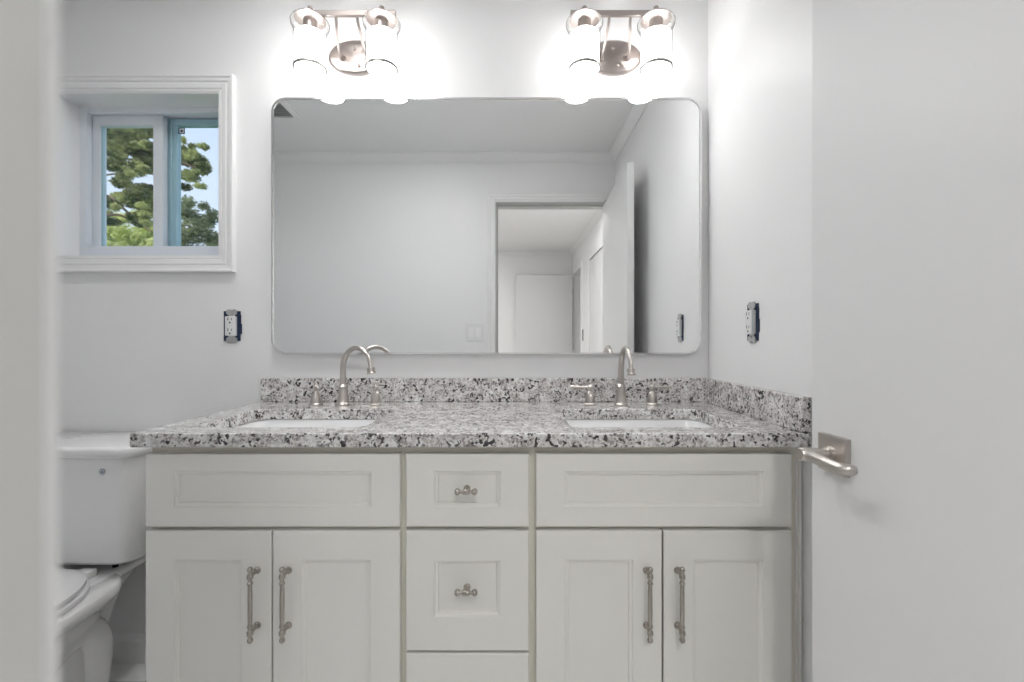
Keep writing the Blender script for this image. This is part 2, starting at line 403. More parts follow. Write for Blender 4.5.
# hall doors
b = nb()
for y in (HD0, HD1): box(b, HX1-.012, HX1+.12, y-.02 if y == HD0 else y, y if y == HD0 else y+.02, 0, 2.03)
box(b, HX1-.012, HX1+.12, HD0-.02, HD1+.02, 2.03, 2.05)
box(b, HX1-.014, HX1, HD1, HD1+.06, 0, 2.10); box(b, HX1-.014, HX1, HD0, HD1, 2.04, 2.10)
struct('trim_7', b, 'trim', 'casing of the far hall doorway', 'trim')
d3 = nb(); box(d3, .055, .835, HD0-.001, HD0+.034, .01, 2.02, bev=.002)
o = struct('door_3', d3, 'door', 'plain white open door at the far end of the hall', 'door')
b = nb()
for zz in (.25, 1.05, 1.80): box(b, HX1-.022, HX1-.012, HD0+.005, HD0+.03, zz-.045, zz+.045)
obj('hinge', b, 'steel', o)
d2 = nb(); box(d2, HX1+.012, HX1+.047, -1.97, -1.16, .012, 2.008, bev=.002)
o = struct('door_2', d2, 'door', 'closed white closet door on the hall side wall', 'door')
b = nb(); lathe(b, [(.002,-.055), (.024,-.052), (.026,-.04), (.012,-.03), (.012,-.006), (.026,-.004), (.026,0)], (HX1+.012, -1.22, .95), axis='X'); obj('door_knob', b, 'nickel', o, smooth=True)
b = nb(); box(b, HX1+.05, HX1+.11, -1.98, -1.15, .004, 2.02); struct('trim_8', b, 'gap_shade', 'dark block painted as the shade behind the hall closet door', 'trim')  # dark-coloured block in place of the shade round the closet door
b = nb(); box(b, HX1-.008, HX1, -2.39, -2.355, 1.115, 1.255, bev=.003)
o = obj('wall_control', b, 'black'); tag(o, 'slim black wall control beside the far hall doorway', 'wall control')
b = nb(); box(b, HX1-.011, HX1-.008, -2.379, -2.366, 1.17, 1.20, bev=.001); obj('button', b, 'steel', o)

# ------------------------------------------------------------------ bathroom door (open into the room)
hinge = Vector((.600, .118, 0)); free = Vector((.572, .876, 0))
dv = (free-hinge); L = dv.length; dv.normalize(); nn = Vector((dv.y, -dv.x, 0))   # nn points towards +X side (away from room)
def dpt(s, t, z): return hinge + dv*s + nn*t + Vector((0,0,z))    # s along the leaf, t through its thickness (0 = room face)
def dbox(bm, s0, s1, t0, t1, z0, z1, bev=0):
    vs = box(bm, s0, s1, t0, t1, z0, z1, bev)
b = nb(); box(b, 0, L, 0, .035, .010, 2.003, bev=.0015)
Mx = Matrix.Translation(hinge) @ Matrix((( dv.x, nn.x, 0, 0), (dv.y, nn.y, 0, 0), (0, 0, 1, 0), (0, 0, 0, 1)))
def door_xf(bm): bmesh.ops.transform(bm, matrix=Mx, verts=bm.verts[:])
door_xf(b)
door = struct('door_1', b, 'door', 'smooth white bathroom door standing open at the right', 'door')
HZ = .915; HS = L-.064
b = nb(); box(b, HS-.033, HS+.033, -.011, 0, HZ-.033, HZ+.033, bev=.0015); door_xf(b)
rose = obj('handle_rosette', b, 'nickel', door); rose['label'] = 'square brushed nickel rosette'
b = nb()
lathe(b, [(.0135,-.011), (.0135,-.018), (.0105,-.020), (.0105,-.055)], (HS,0,HZ), axis='Y', n=24)
# lever: round boss at the end of the neck, tapering bar running back towards the hinge side
lathe(b, [(.004,-.0675), (.0105,-.0675), (.0118,-.065), (.0118,-.047), (.0100,-.045)], (HS,0,HZ), axis='Y', n=24, cap0=True)
tube(b, [(HS, -.0555, HZ), (HS-.03, -.0550, HZ-.001), (HS-.055, -.0545, HZ-.003), (HS-.077, -.0530, HZ-.004), (HS-.084, -.047, HZ-.004), (HS-.0855, -.040, HZ-.004), (HS-.0855, -.036, HZ-.004)], [.0098, .0098, .0094, .0092, .0092, .0088, .0070], n=20)
door_xf(b); lv = obj('lever_handle', b, 'nickel', door, smooth=True)
b = nb()   # outer-side handle
box(b, HS-.033, HS+.033, .035, .046, HZ-.033, HZ+.033, bev=.0015)
lathe(b, [(.0105,.046), (.0105,.085)], (HS,0,HZ), axis='Y', n=24, cap1=True)
tube(b, [(HS, .080, HZ), (HS-.05, .080, HZ), (HS-.11, .078, HZ)], [.0105, .01, .009], n=20)
door_xf(b); obj('outer_lever_handle', b, 'nickel', door, smooth=True)
b = nb(); box(b, L, L+.0015, .006, .029, HZ-.028, HZ+.028); door_xf(b); obj('latch_plate', b, 'trim', door)
for zz in (.22, 1.02, 1.80):
    b = nb(); tube(b, [(-.004, .040, zz-.045), (-.004, .040, zz+.045)], .006, n=10); door_xf(b); obj('hinge', b, 'steel', door, smooth=True)

# ------------------------------------------------------------------ window unit
wy = YB+.09
b = nb(); fx0, fx1, fz0, fz1 = WX0+.004, WX1-.004, WZ0+.004, WZ1-.004
def frame_rect(bm, x0, x1, z0, z1, wl, wr, wt, wb, ya, yb, bev=0):
    box(bm, x0, x0+wl, ya, yb, z0, z1, bev); box(bm, x1-wr, x1, ya, yb, z0, z1, bev)
    box(bm, x0+wl, x1-wr, ya, yb, z1-wt, z1, bev); box(bm, x0+wl, x1-wr, ya, yb, z0, z0+wb, bev)
frame_rect(b, fx0-.01, fx1+.01, fz0-.01, fz1+.01, .036, .02, .030, .062, wy, wy+.022)
frame_rect(b, fx0-.01, fx1+.01, fz0-.01, fz1+.01, .022, .02, .022, .022, wy+.022, wy+.10)
win = struct('window_1', b, 'vinyl', 'small two-pane sliding window with white vinyl frame', 'window', bevel=.0015)
mid0, mid1 = -1.344, -1.306
# inner (left) sash
b = nb(); frame_rect(b, WX0+.016, mid1, WZ0+.022, WZ1-.022, .043, .036, .038, .034, wy+.024, wy+.050)
s1 = obj('sliding_sash', b, 'vinyl', win, bevel=.0015)
b = nb(); box(b, WX0+.056, mid1-.034, wy+.036, wy+.040, WZ0+.050, WZ1-.058); obj('glass_pane', b, 'winglass', s1)
b = nb(); box(b, WX0+.059, WX0+.065, wy+.028, wy+.036, WZ0+.054, WZ1-.060); obj('gasket', b, 'sash', s1)
# outer (right) sash; the sky light's blue cast is put into its colour
gx = -1.278
b = nb(); frame_rect(b, mid0+.012, WX1-.014, WZ0+.020, WZ1-.020, gx-mid0-.012, .022, .024, .030, wy+.056, wy+.082)
box(b, gx-.040, gx-.034, wy+.050, wy+.056, WZ0+.03, WZ1-.03); box(b, gx-.020, gx-.012, wy+.050, wy+.056, WZ0+.03, WZ1-.03)
s2 = obj('fixed_sash', b, 'sash', win, bevel=.0015); s2['label'] = 'sash frame coloured with the blue cast of the sky light'
b = nb(); box(b, gx-.002, WX1-.034, wy+.066, wy+.070, WZ0+.048, WZ1-.042); obj('glass_pane', b, 'winglass', s2)
sx, sz = gx+.014, WZ1-.062
b = nb(); box(b, sx-.012, sx+.012, wy+.0648, wy+.0655, sz-.012, sz+.012)
st = obj('square_sticker', b, 'sticker', s2)
b = nb(); frame_rect(b, sx-.012, sx+.012, sz-.012, sz+.012, .0025, .0025, .0025, .0025, wy+.0640, wy+.0647)
lathe(b, [(.0001,-.0006), (.0045,-.0006), (.0045,0)], (sx, wy+.0647, sz), axis='Y', n=10)
obj('sticker_mark', b, 'ink', s2)

# ------------------------------------------------------------------ outdoors
b = nb(); box(b, -30, 30, 2.2, 40, -.5, -.4); struct('ground_lawn', b, 'grass', 'lawn outside the window', 'ground')
def at(x, y, Y): return Vector(((x-512)/F*Y, Y, CZ+(341-y)/F*Y))
def foliage(bm, clumps, size, per, elong=1.0):
    for c, rx, rz, n in clumps:
        for k in range(int(n*per)):
            v = Vector((random.gauss(0,1), random.gauss(0,1), random.gauss(0,1))).normalized()*(random.random()**.60)
            p = c + Vector((v.x*rx, v.y*rx, v.z*rz))
            a = Vector((random.uniform(-1,1), random.uniform(-1,1), random.uniform(-.6,.6))).normalized()*size*random.uniform(.6,1.4)*elong
            q = a.cross(Vector((random.uniform(-1,1), random.uniform(-1,1), random.uniform(-1,1)))).normalized()*size*random.uniform(.3,.6)
            vs = [bm.verts.new(p-a), bm.verts.new(p+q*.9-a*.2), bm.verts.new(p+a), bm.verts.new(p-q*.9-a*.2)]
            bm.faces.new(vs)
Y1 = 9.0; pc = 9.0/F
pine = thing('pine_tree', 'tall dark green pine tree outside, filling the left window pane', 'tree', (-8.9, Y1, -.4))
b = nb(); tube(b, catmull([(-8.9,Y1,-.4), (-8.8,Y1,1.8), (-8.95,Y1,4), (-8.85,Y1,7.2)]), [.17-.003*i for i in range(25)], n=12); obj('trunk', b, 'bark', pine, smooth=True)
clumps = []
def branch(path, r0=.05):
    b = nb(); c = catmull([at(*p) if len(p) == 3 else Vector(p) for p in path], 6)
    tube(b, c, [r0*(1-.75*i/len(c)) for i in range(len(c))], n=8); obj('branch', b, 'bark', pine, smooth=True)
branch([(60,205,9.0), (105,196,8.9), (125,210,8.8), (152,232,8.6)], .045)
branch([(60,235,9.0), (110,215,9.0), (140,222,9.1), (190,226,9.1)], .035)
branch([(62,150,9.0), (105,148,8.9), (150,150,8.8), (196,168,8.7)], .045)
branch([(62,185,9.0), (100,176,8.8), (160,168,8.9)], .03)
branch([(62,120,9.0), (105,124,9.2), (150,135,9.0)], .03)
for x, y, rx, rz, n in ((112,128,13,8,1), (132,133,13,8,1), (150,130,10,8,1), (118,146,14,8,1), (143,150,14,9,1.2), (112,165,10,6,.7), (132,168,14,8,1), (152,166,10,9,1), (122,183,9,5,.6), (146,190,12,6,.7),
                        (112,205,9,4,.4), (132,200,12,8,1), (150,206,12,12,1.3), (120,196,8,4,.3), (112,222,8,4,.4),
                        (182,140,4,4,.12), (186,158,12,8,.8), (198,162,11,9,.9), (205,168,6,6,.4), (190,176,10,6,.55), (184,187,8,4,.25), (200,186,6,3,.15), (183,150,6,5,.3)):
    clumps.append((at(x, y, Y1+random.uniform(-.5,.5)), rx*pc, rz*pc, n))
for k in range(95):
    x, y = random.uniform(100, 158), random.uniform(116, 226)
    if abs(x-109) < 9 and 170 < y < 196 or abs(x-144) < 8 and 172 < y < 182: continue
    clumps.append((at(x, y, Y1+random.uniform(-.9,.9)), random.uniform(3.5,7)*pc, random.uniform(2.2,4)*pc, .20))
for k in range(16):
    x, y = random.uniform(174, 206), random.uniform(146, 184)
    clumps.append((at(x, y, Y1+random.uniform(-.5,.5)), random.uniform(3,5)*pc, random.uniform(2,3.5)*pc, .10))
b = nb(); foliage(b, clumps, .030, 1500, 1.25); tag(obj('foliage', b, 'pine', pine), 'dark green needle foliage', kind='stuff')
t2 = thing('leafy_tree', 'dark leafy tree low in the right window pane', 'tree', (-8.6, 12.3, -.4))
b = nb(); tube(b, catmull([(-8.6,12.3,-.4), (-8.65,12.3,1.6), (-8.5,12.3,3.6)]), .11, n=10); obj('trunk', b, 'bark', t2, smooth=True)
pc2 = 12.3/F
b = nb(); foliage(b, [(at(x,y,12.3+random.uniform(-.5,.5)), rx*pc2, rz*pc2, n) for x,y,rx,rz,n in ((186,214,12,10,1), (196,232,16,14,1.6), (205,222,10,8,.6), (188,202,8,6,.25), (212,216,7,8,.4), (204,206,6,5,.2), (178,240,12,12,1), (214,240,10,10,.9), (220,255,18,12,1), (190,258,18,12,1))], .05, 900); tag(obj('foliage', b, 'pine2', t2), kind='stuff')
t3 = thing('yellow_green_shrub', 'sunlit yellow green shrub at the bottom of the left window pane', 'shrub', (-9.3, 11.2, -.4))
b = nb(); tube(b, catmull([(-9.3,11.2,-.4), (-9.25,11.2,1.2), (-9.4,11.2,3.0)]), .08, n=10); obj('trunk', b, 'bark', t3, smooth=True)
pc3 = 11.2/F
b = nb(); foliage(b, [(at(x,y,11.2+random.uniform(-.6,.4)), rx*pc3, rz*pc3, n) for x,y,rx,rz,n in ((112,232,12,10,1), (130,236,14,10,1.1), (148,234,12,12,1.1), (120,218,10,6,.45), (140,216,10,6,.4), (115,250,14,10,1), (135,252,16,12,1), (155,250,14,12,1), (125,275,26,16,1.4))], .055, 650); tag(obj('foliage', b, 'bush', t3), 'yellow green leaves', kind='stuff')

# ------------------------------------------------------------------ vanity cabinet
VX0, VX1 = -.846, .665
FY = 1.060                      # door fronts; face frame 19 mm behind
FF = 1.079
van = thing('vanity_cabinet', 'off-white double vanity cabinet with shaker doors under the granite top', 'vanity cabinet', (-.09, 1.33, 0))
b = nb()
box(b, VX0, VX0+.018, FF+.019, 1.60, .0, .872); box(b, VX1-.018, VX1, FF+.019, 1.60, .0, .872)
box(b, VX0+.018, VX1-.018, FF+.019, 1.59, .10, .118); box(b, VX0+.018, VX1-.018, 1.59, 1.60, .0, .872)
for x in (-.252, .047): box(b, x-.009, x+.009, FF+.019, 1.59, .118, .70)
obj('carcass', b, 'frame_cab', van)
b = nb()
for x0, x1 in ((VX0, VX0+.045), (-.290, -.214), (.010, .094), (VX1-.050, VX1)): box(b, x0, x1, FF, FF+.019, .10, .872)
for x0, x1 in ((VX0+.045, -.290), (-.214, .010), (.094, VX1-.050)):
    for z0, z1 in ((.835, .872), (.664, .700), (.10, .135)): box(b, x0, x1, FF, FF+.019, z0, z1)
box(b, -.214, .010, FF, FF+.019, .38, .41)
obj('face_frame', b, 'frame_cab', van, bevel=.0008)
b = nb(); box(b, VX0, VX1, FF+.06, FF+.075, 0, .10); obj('toe_kick', b, 'frame_cab', van)
b = nb(); box(b, VX1+.0015, XR-.001, FF+.001, FF+.020, .0, .872); box(b, VX1+.008, VX1+.013, FF-.004, FF+.001, 0, .872)
obj('filler_strip', b, 'cab', van, bevel=.001)
def shaker(x0, x1, z0, z1, st_, rt, rb):
    """overlay front with a recessed flat panel and a moulded inner edge; its face lies at y = FY"""
    bm = nb(); yb = FF-.0005
    e = .002
    def rr(x0, x1, z0, z1, y): return [(x0,y,z0), (x1,y,z0), (x1,y,z1), (x0,y,z1)]
    ix0, ix1, iz0, iz1 = x0+st_, x1-st_, z0+rb, z1-rt
    rings = [rr(x0, x1, z0, z1, yb), rr(x0, x1, z0, z1, FY+e), rr(x0+e, x1-e, z0+e, z1-e, FY), rr(ix0, ix1, iz0, iz1, FY),
             rr(ix0+.0015, ix1-.0015, iz0+.0015, iz1-.0015, FY+.003), rr(ix0+.0075, ix1-.0075, iz0+.0075, iz1-.0075, FY+.0045), rr(ix0+.009, ix1-.009, iz0+.009, iz1-.009, FY+.009)]
    loft(bm, rings); return bm
def turned_bar(bm, c, half, horizontal=False, knob=False):
    """beaded pull: turned bar with collars and ball ends carried on turned posts"""
    cx, cy, cz = c
    def P(a, u): return (cx+a, cy, cz) if horizontal else (cx, cy, cz+a)
    ax = 'X' if horizontal else 'Z'
    prof = []
    def bead(c0, r, w):
        return [(r*.62, c0-w), (r*.92, c0-w*.55), (r, c0), (r*.92, c0+w*.55), (r*.62, c0+w)]
    if knob:
        prof = [(.0003,-.0262), (.0050,-.0250), (.0078,-.0215), (.0078,-.0185), (.0058,-.0150), (.0040,-.0125), (.0042,-.0090), (.0062,-.0070), (.0070,0), (.0062,.0070), (.0042,.0090), (.0040,.0125), (.0058,.0150), (.0078,.0185), (.0078,.0215), (.0050,.0250), (.0003,.0262)]
    else:
        h = half
        neg = [(.0003,-h-.0215), (.0042,-h-.0205)] + bead(-h-.0155, .0064, .0052) + bead(-h, .0072, .0068)[0:] + bead(-h+.0150, .0064, .0045) + [(.0046,-h+.022), (.0052,-h*.3)]
        prof = neg + [(r, -a) for r, a in reversed(neg)]
    lathe(bm, prof, (cx, cy, cz), axis=ax, n=16)
def post(bm, x, z, y0, y1):
    lathe(bm, [(.0082, 0), (.0082, -.002), (.0062, -.004), (.0040, -.008), (.0040, y1-y0+.004), (.0055, y1-y0+.001)], (x, y0, z), axis='Y', n=16, cap0=True)
def pull(parent, x):
    bm = nb(); yb = 1.030; turned_bar(bm, (x, yb, .5225), .0635)
    for z in (.586, .459): post(bm, x, z, FY, yb)
    obj('handle', bm, 'handle', parent, smooth=True, angle=60)
def kn(parent, x, z):
    bm = nb(); turned_bar(bm, (x, 1.036, z), 0, True, True); post(bm, x, z, FY, 1.036); obj('knob', bm, 'handle', parent, smooth=True, angle=60)
for nm, x0, x1 in (('false_front', -.847, -.259), ('false_front', .0554, .647)):
    obj(nm, shaker(x0, x1, .6855, .854, .066, .040, .046), 'cab', van)
for x0, x1, hx in ((-.847, -.5565, -.588), (-.5525, -.259, -.516), (.0554, .3465, .310), (.3505, .647, .382)):
    d = obj('cabinet_door', shaker(x0, x1, .125, .676, .067, .066, .067), 'cab', van); pull(d, hx)
for z0, z1, kz in ((.6855, .854, .7745), (.399, .676, .547), (.125, .3925, .262)):
    rr_ = .040 if z0 > .6 else .068
    d = obj('drawer_front', shaker(-.245, .039, z0, z1, .066, rr_, .046 if z0 > .6 else .080), 'cab', van); kn(d, -.1037, kz)

# ------------------------------------------------------------------ granite top
CT, CB = .905, .8725
CX0, CX1, CY0, CY1 = -.870, XR-.001, 1.043, YB-.001
SK = [(-.781, -.361), (.145, .565)]; SY0, SY1 = 1.117, 1.417
b = nb(); loops = [[(CX0,CY0,CT), (CX1,CY0,CT), (CX1,CY1,CT), (CX0,CY1,CT)]] + [rrect(x0, x1, SY0, SY1, .035, CT) for x0, x1 in SK]
es = []
for lp in loops:
    vs = ring(b, lp); es += [b.edges.new((vs[i], vs[(i+1) % len(vs)])) for i in range(len(vs))]
bmesh.ops.triangle_fill(b, edges=es, use_beauty=True)
ret = bmesh.ops.extrude_face_region(b, geom=b.faces[:])
bmesh.ops.translate(b, verts=[v for v in ret['geom'] if isinstance(v, bmesh.types.BMVert)], vec=(0,0,CB-CT))
top = obj('countertop', b, 'granite', bevel=.003)
tag(top, 'speckled grey, white and black granite countertop with two sink cutouts', 'countertop')
b = nb(); box(b, CX0+.002, XR-.001, YB-.020, YB-.001, CT, .987, bev=.0028); obj('backsplash', b, 'granite', top)
b = nb(); box(b, XR-.021, XR-.001, CY0+.002, YB-.0202, CT, .987, bev=.0028); obj('side_splash', b, 'granite', top)
for i, (x0, x1) in enumerate(SK):
    b = nb(); m_ = .008
    prof = [(-.012, CB-.001), (m_, CB-.001), (m_, CB-.012), (0.004, CB-.014), (0.000, CB-.03), (-.004, CB-.10), (-.022, CB-.135), (-.05, CB-.145), (-.10, CB-.150)]
    # shell: flange under the stone, walls, floor
    rings = []
    for dlt, z in [(.018, CB-.001), (.004, CB-.001), (0, CB-.006), (-.004, CB-.10), (-.022, CB-.135), (-.05, CB-.145), (-.11, CB-.150)]:
        rings.append(rrect(x0-dlt, x1+dlt, SY0-dlt, SY1+dlt, max(.035+dlt*.6, .02), z))
    rs = loft(b, rings, cap0=False, cap1=True)
    out = []
    for dlt, z in [(.018, CB-.010), (.008, CB-.012), (.005, CB-.105), (-.015, CB-.145), (-.11, CB-.160)]:
        out.append(rrect(x0-dlt, x1+dlt, SY0-dlt, SY1+dlt, max(.035+dlt*.6, .02), z))
    rs2 = loft(b, out, cap0=False, cap1=True); bridge(b, rs[0], rs2[0])
    s = obj('sink_basin', b, 'china', smooth=True, angle=50)
    tag(s, ['white rectangular undermount sink below the left faucet', 'white rectangular undermount sink below the right faucet'][i], 'sink', 'undermount sinks in the vanity top')
    b = nb(); lathe(b, [(.024,.0), (.024,.003), (.018,.004), (.016,.001), (.0002,.001)], ((x0+x1)/2, (SY0+SY1)/2, CB-.150), n=24); obj('drain', b, 'nickel', s, smooth=True)

# ------------------------------------------------------------------ faucets
def faucet(cx, swing, lev, label, off=(-.1016, .1016)):
    cy = 1.506; z0 = CT
    f = thing('faucet', label, 'faucet', (cx, cy, z0), 'brushed nickel faucets')
    b = nb()
    lathe(b, [(.0240,0), (.0240,.004), (.0205,.007), (.0185,.012), (.0165,.028), (.0142,.048), (.0140,.056), (.0158,.058), (.0158,.062), (.0135,.065), (.0100,.070)], (cx,cy,z0), n=32)
    obj('spout_base', b, 'nickel', f, smooth=True)
    dx, dy = math.sin(swing), -math.cos(swing)
    rr = .063; zc = z0+.1195
    pts = [(cx, cy, z0+.062), (cx, cy, z0+.085), (cx, cy, zc)]
    for k in range(1, 17):
        a = PI*k/16*.97
        pts.append((cx+dx*rr*(1-math.cos(a)), cy+dy*rr*(1-math.cos(a)), zc+rr*math.sin(a)*1.08))
    e = Vector(pts[-1]); dd = (e-Vector(pts[-2])).normalized()
    n_ = len(pts); b = nb(); tube(b, pts, [.0100-.0036*i/n_ for i in range(n_)], n=20)
    sp_ = obj('spout', b, 'nickel', f, smooth=True)
    b = nb(); tube(b, [e-dd*.006, e-dd*.001, e, e+dd*.005, e+dd*.007, e+dd*.014, e+dd*.016, e+dd*.019, e+dd*.0195], [.0066, .0070, .0128, .0132, .0122, .0124, .0142, .0142, .0120], n=20); obj('aerator', b, 'nickel', sp_, smooth=True)
    for s, la in ((-1, lev[0]), (1, lev[1])):
        hx = cx + (off[0] if s < 0 else off[1])
        b = nb(); lathe(b, [(.0212,0), (.0212,.004), (.0170,.008), (.0162,.016), (.0152,.026), (.0130,.036), (.0085,.0425), (.0055,.046), (.0082,.050), (.0098,.056), (.0082,.062), (.0040,.065), (.0028,.068), (.0040,.071), (.0038,.074), (.0003,.077)], (hx,cy,z0), n=28)
        hd = obj('valve_handle', b, 'nickel', f, smooth=True)
        d = Vector((math.cos(la), math.sin(la), 0)); p = Vector((hx, cy, z0+.058))
        b = nb(); tube(b, [p, p+d*.02, p+d*.045+Vector((0,0,.001)), p+d*.062+Vector((0,0,.002)), p+d*.066+Vector((0,0,.002))], [.0045, .0036, .0042, .0052, .0025], n=12); obj('lever', b, 'nickel', hd, smooth=True)
    return f
faucet(-.5545, R(61), (R(-62), R(-68)), 'brushed nickel gooseneck faucet with its spout swung right, at the left sink', (-.089, .107))
faucet(.358, R(0), (PI, 0), 'brushed nickel gooseneck faucet with spout pointing forward, at the right sink')

# ------------------------------------------------------------------ mirror
MX0, MX1, MZ0, MZ1, MY = -.827, .652, 1.070, 1.952, 1.575
def rr_xz(x0, x1, z0, z1, r, y): return [(p[0], y, p[1]) for p in rrect(x0, x1, z0, z1, r, 0, n=10)]
b = nb(); rad = .050
rings = [rr_xz(MX0, MX1, MZ0, MZ1, rad, YB-.001), rr_xz(MX0, MX1, MZ0, MZ1, rad, MY+.001), rr_xz(MX0+.001, MX1-.001, MZ0+.001, MZ1-.001, rad-.001, MY), rr_xz(MX0+.006, MX1-.006, MZ0+.006, MZ1-.006, rad-.006, MY), rr_xz(MX0+.006, MX1-.006, MZ0+.006, MZ1-.006, rad-.006, MY+.0045)]
loft(b, rings, cap0=True, cap1=False)
mir = thing('wall_mirror', 'large wall mirror with rounded corners and a thin metal rim above the vanity', 'mirror', ((MX0+MX1)/2, YB, MZ0))
obj('rim', b, 'alu', mir, smooth=True, angle=30)
b = nb(); b.faces.new(ring(b, rr_xz(MX0+.005, MX1-.005, MZ0+.005, MZ1-.005, rad-.005, MY+.004)))
ret = bmesh.ops.extrude_face_region(b, geom=b.faces[:]); bmesh.ops.translate(b, verts=[v for v in ret['geom'] if isinstance(v, bmesh.types.BMVert)], vec=(0,.004,0))
obj('mirror_glass', b, 'mirror', mir)

# ------------------------------------------------------------------ vanity lights
def vanity_light(cx, label):
    ly = 1.495; zb = 2.181
    f = thing('vanity_light', label, 'wall light', (cx, YB, 2.10), 'two-shade wall lights above the mirror')
    b = nb(); lathe(b, [(.098,0), (.098,-.004), (.094,-.010), (.086,-.014), (.0002,-.015)], (cx, YB-.001, 2.100), axis='Y', n=48, sy=.62)
    obj('backplate', b, 'lamp_nickel', f, smooth=True)
    for dx, zz in ((-.004, 2.125), (.012, 2.066)):
        b = nb(); ball(b, (cx+dx, YB-.018, zz), .006); obj('screw_cap', b, 'lamp_nickel', f, smooth=True)
    b = nb(); box(b, cx-.1625, cx+.1625, ly-.006, ly+.006, zb-.009, zb+.009, bev=.002); obj('crossbar', b, 'lamp_nickel', f)
    for s in (-1, 1):
        b = nb(); x = cx + s*.044
        tube(b, catmull([(x, YB-.014, 2.092), (x, YB-.035, 2.090), (x-s*.002, YB-.062, 2.108), (x-s*.006, YB-.085, 2.140), (x-s*.009, ly+.012, 2.160), (x-s*.009, ly+.003, zb)]), .0048, n=12)
        lathe(b, [(.011,0), (.011,-.004), (.007,-.010)], (x, YB-.014, 2.092), axis='Y', n=16)
        obj('arm', b, 'lamp_nickel', f, smooth=True)
    for s in (-1, 1):
        x = cx + s*.1165
        b = nb()
        lathe(b, [(.006,.0), (.006,.006), (.0085,.009), (.0085,.013), (.004,.017), (.0003,.018)], (x, ly, zb+.008), n=16)
        lathe(b, [(.010,-.008), (.022,-.012), (.046,-.014), (.049,-.017), (.049,-.022), (.046,-.024), (.0215,-.024), (.0215,-.064), (.0002,-.064)], (x, ly, zb), n=32)
        cap = obj('socket_cap', b, 'lamp_nickel', f, smooth=True)
        b = nb()  # clear outer glass: wide shoulder round the cap, narrow sleeve over the frosted body
        lathe(b, [(.049,-.0225), (.057,-.0245), (.0605,-.031), (.0595,-.040), (.0545,-.050), (.0505,-.058), (.0500,-.178)], (x, ly, zb), n=40)
        sh = obj('glass_shade', b, 'glass', f, smooth=True, angle=50); sh['label'] = 'clear glass shade'
        b = nb(); lathe(b, [(.030,-.064), (.042,-.066), (.047,-.072), (.0475,-.176), (.0455,-.176), (.045,-.074), (.043,-.069), (.030,-.067)], (x, ly, zb), n=40)
        obj('frosted_liner', b, 'frost', sh, smooth=True)
        b = nb(); lathe(b, [(.0510,-.1745), (.0522,-.179), (.0512,-.1830), (.0470,-.1830), (.0470,-.1745)], (x, ly, zb), n=40)
        obj('shade_rim', b, 'rimglass', sh, smooth=True)
        b = nb(); lathe(b, [(.0003,-.142), (.016,-.138), (.026,-.124), (.027,-.112), (.020,-.094), (.012,-.080), (.012,-.064)], (x, ly, zb), n=24)
        obj('light_bulb', b, 'bulb', sh, smooth=True)
    return f
vanity_light(-.541, 'brushed nickel wall light with two glowing glass shades, nearer the window')
vanity_light(.3526, 'brushed nickel wall light with two glowing glass shades, nearer the right wall')

# ------------------------------------------------------------------ outlets and switch
def outlet(name, label, xf, grp):
    """built facing -Y around the origin, wall plane y = 0; xf moves it onto its wall"""
    rt = thing(name, label, 'outlet', xf.to_translation(), grp)
    def o_(n_, bm, m, par):
        bmesh.ops.transform(bm, matrix=xf, verts=bm.verts[:]); return obj(n_, bm, m, par, bevel=.0005)
    b = nb(); frame_rect(b, -.029, .029, -.052, .052, .006, .006, .006, .006, -.003, -.0005)
    box(b, -.027, .027, -.0015, -.0005, -.050, .050)
    box(b, .028, .034, -.003, -.0005, -.028, .008); box(b, .027, .031, -.003, -.0005, .008, .040)
    o_('wall_box', b, 'navy', rt)
    for s in (-1, 1):
        b = nb(); z0, z1 = sorted((s*.034, s*.050)); box(b, -.0105, .0105, -.006, -.003, z0, z1)
        lathe(b, [(.0105,0), (.0105,-.0035)], (-.009, -.003, s*.048), axis='Y', n=14, cap1=True); lathe(b, [(.0105,0), (.0105,-.0035)], (.009, -.003, s*.048), axis='Y', n=14, cap1=True)
        lathe(b, [(.0038,0), (.0038,-.002), (.0002,-.003)], (0, -.006, s*.042), axis='Y', n=12)
        o_('mounting_ear', b, 'steel', rt)
    b = nb(); box(b, -.0175, .0175, -.016, -.0015, -.034, .034, bev=.002); body = o_('receptacle', b, 'outlet', rt)
    b = nb()
    for s in (-1, 1):
        c = s*.0185
        box(b, -.0075, -.0050, -.0166, -.0155, c+.001, c+.010); box(b, .0050, .0070, -.0166, -.0155, c+.002, c+.009)
        lathe(b, [(.0003,-.0006), (.0030,-.0006), (.0030,.0005)], (0, -.016, c-.007), axis='Y', n=10)
    o_('socket_slots', b, 'black', body)
    return rt
outlet('power_outlet', 'white outlet without cover plate in a dark blue box, left of the mirror', Matrix.Translation((-.9755, YB, 1.167)), 'uncovered wall outlets')
outlet('power_outlet', 'white outlet without cover plate on the right side wall above the counter', Matrix.Translation((XR, 1.300, 1.168)) @ Matrix.Rotation(-PI/2, 4, 'Z') , 'uncovered wall outlets')
sw = thing('light_switch', 'white double rocker light switch beside the doorway, seen in the mirror', 'light switch', (-.247, YF, 1.172))
b = nb(); box(b, -.247-.060, -.247+.060, YF, YF+.006, 1.172-.058, 1.172+.058, bev=.002); obj('cover_plate', b, 'outlet', sw)
for s in (-1, 1):
    b = nb(); x = -.247+s*.023
    vs = box(b, x-.0165, x+.0165, YF+.006, YF+.010, 1.172-.033, 1.172+.033)
    for v in vs:
        if v.co.y > YF+.008 and (v.co.z > 1.172) == (s > 0): v.co.y -= .003
    obj('rocker', b, 'trim', sw, bevel=.0006)

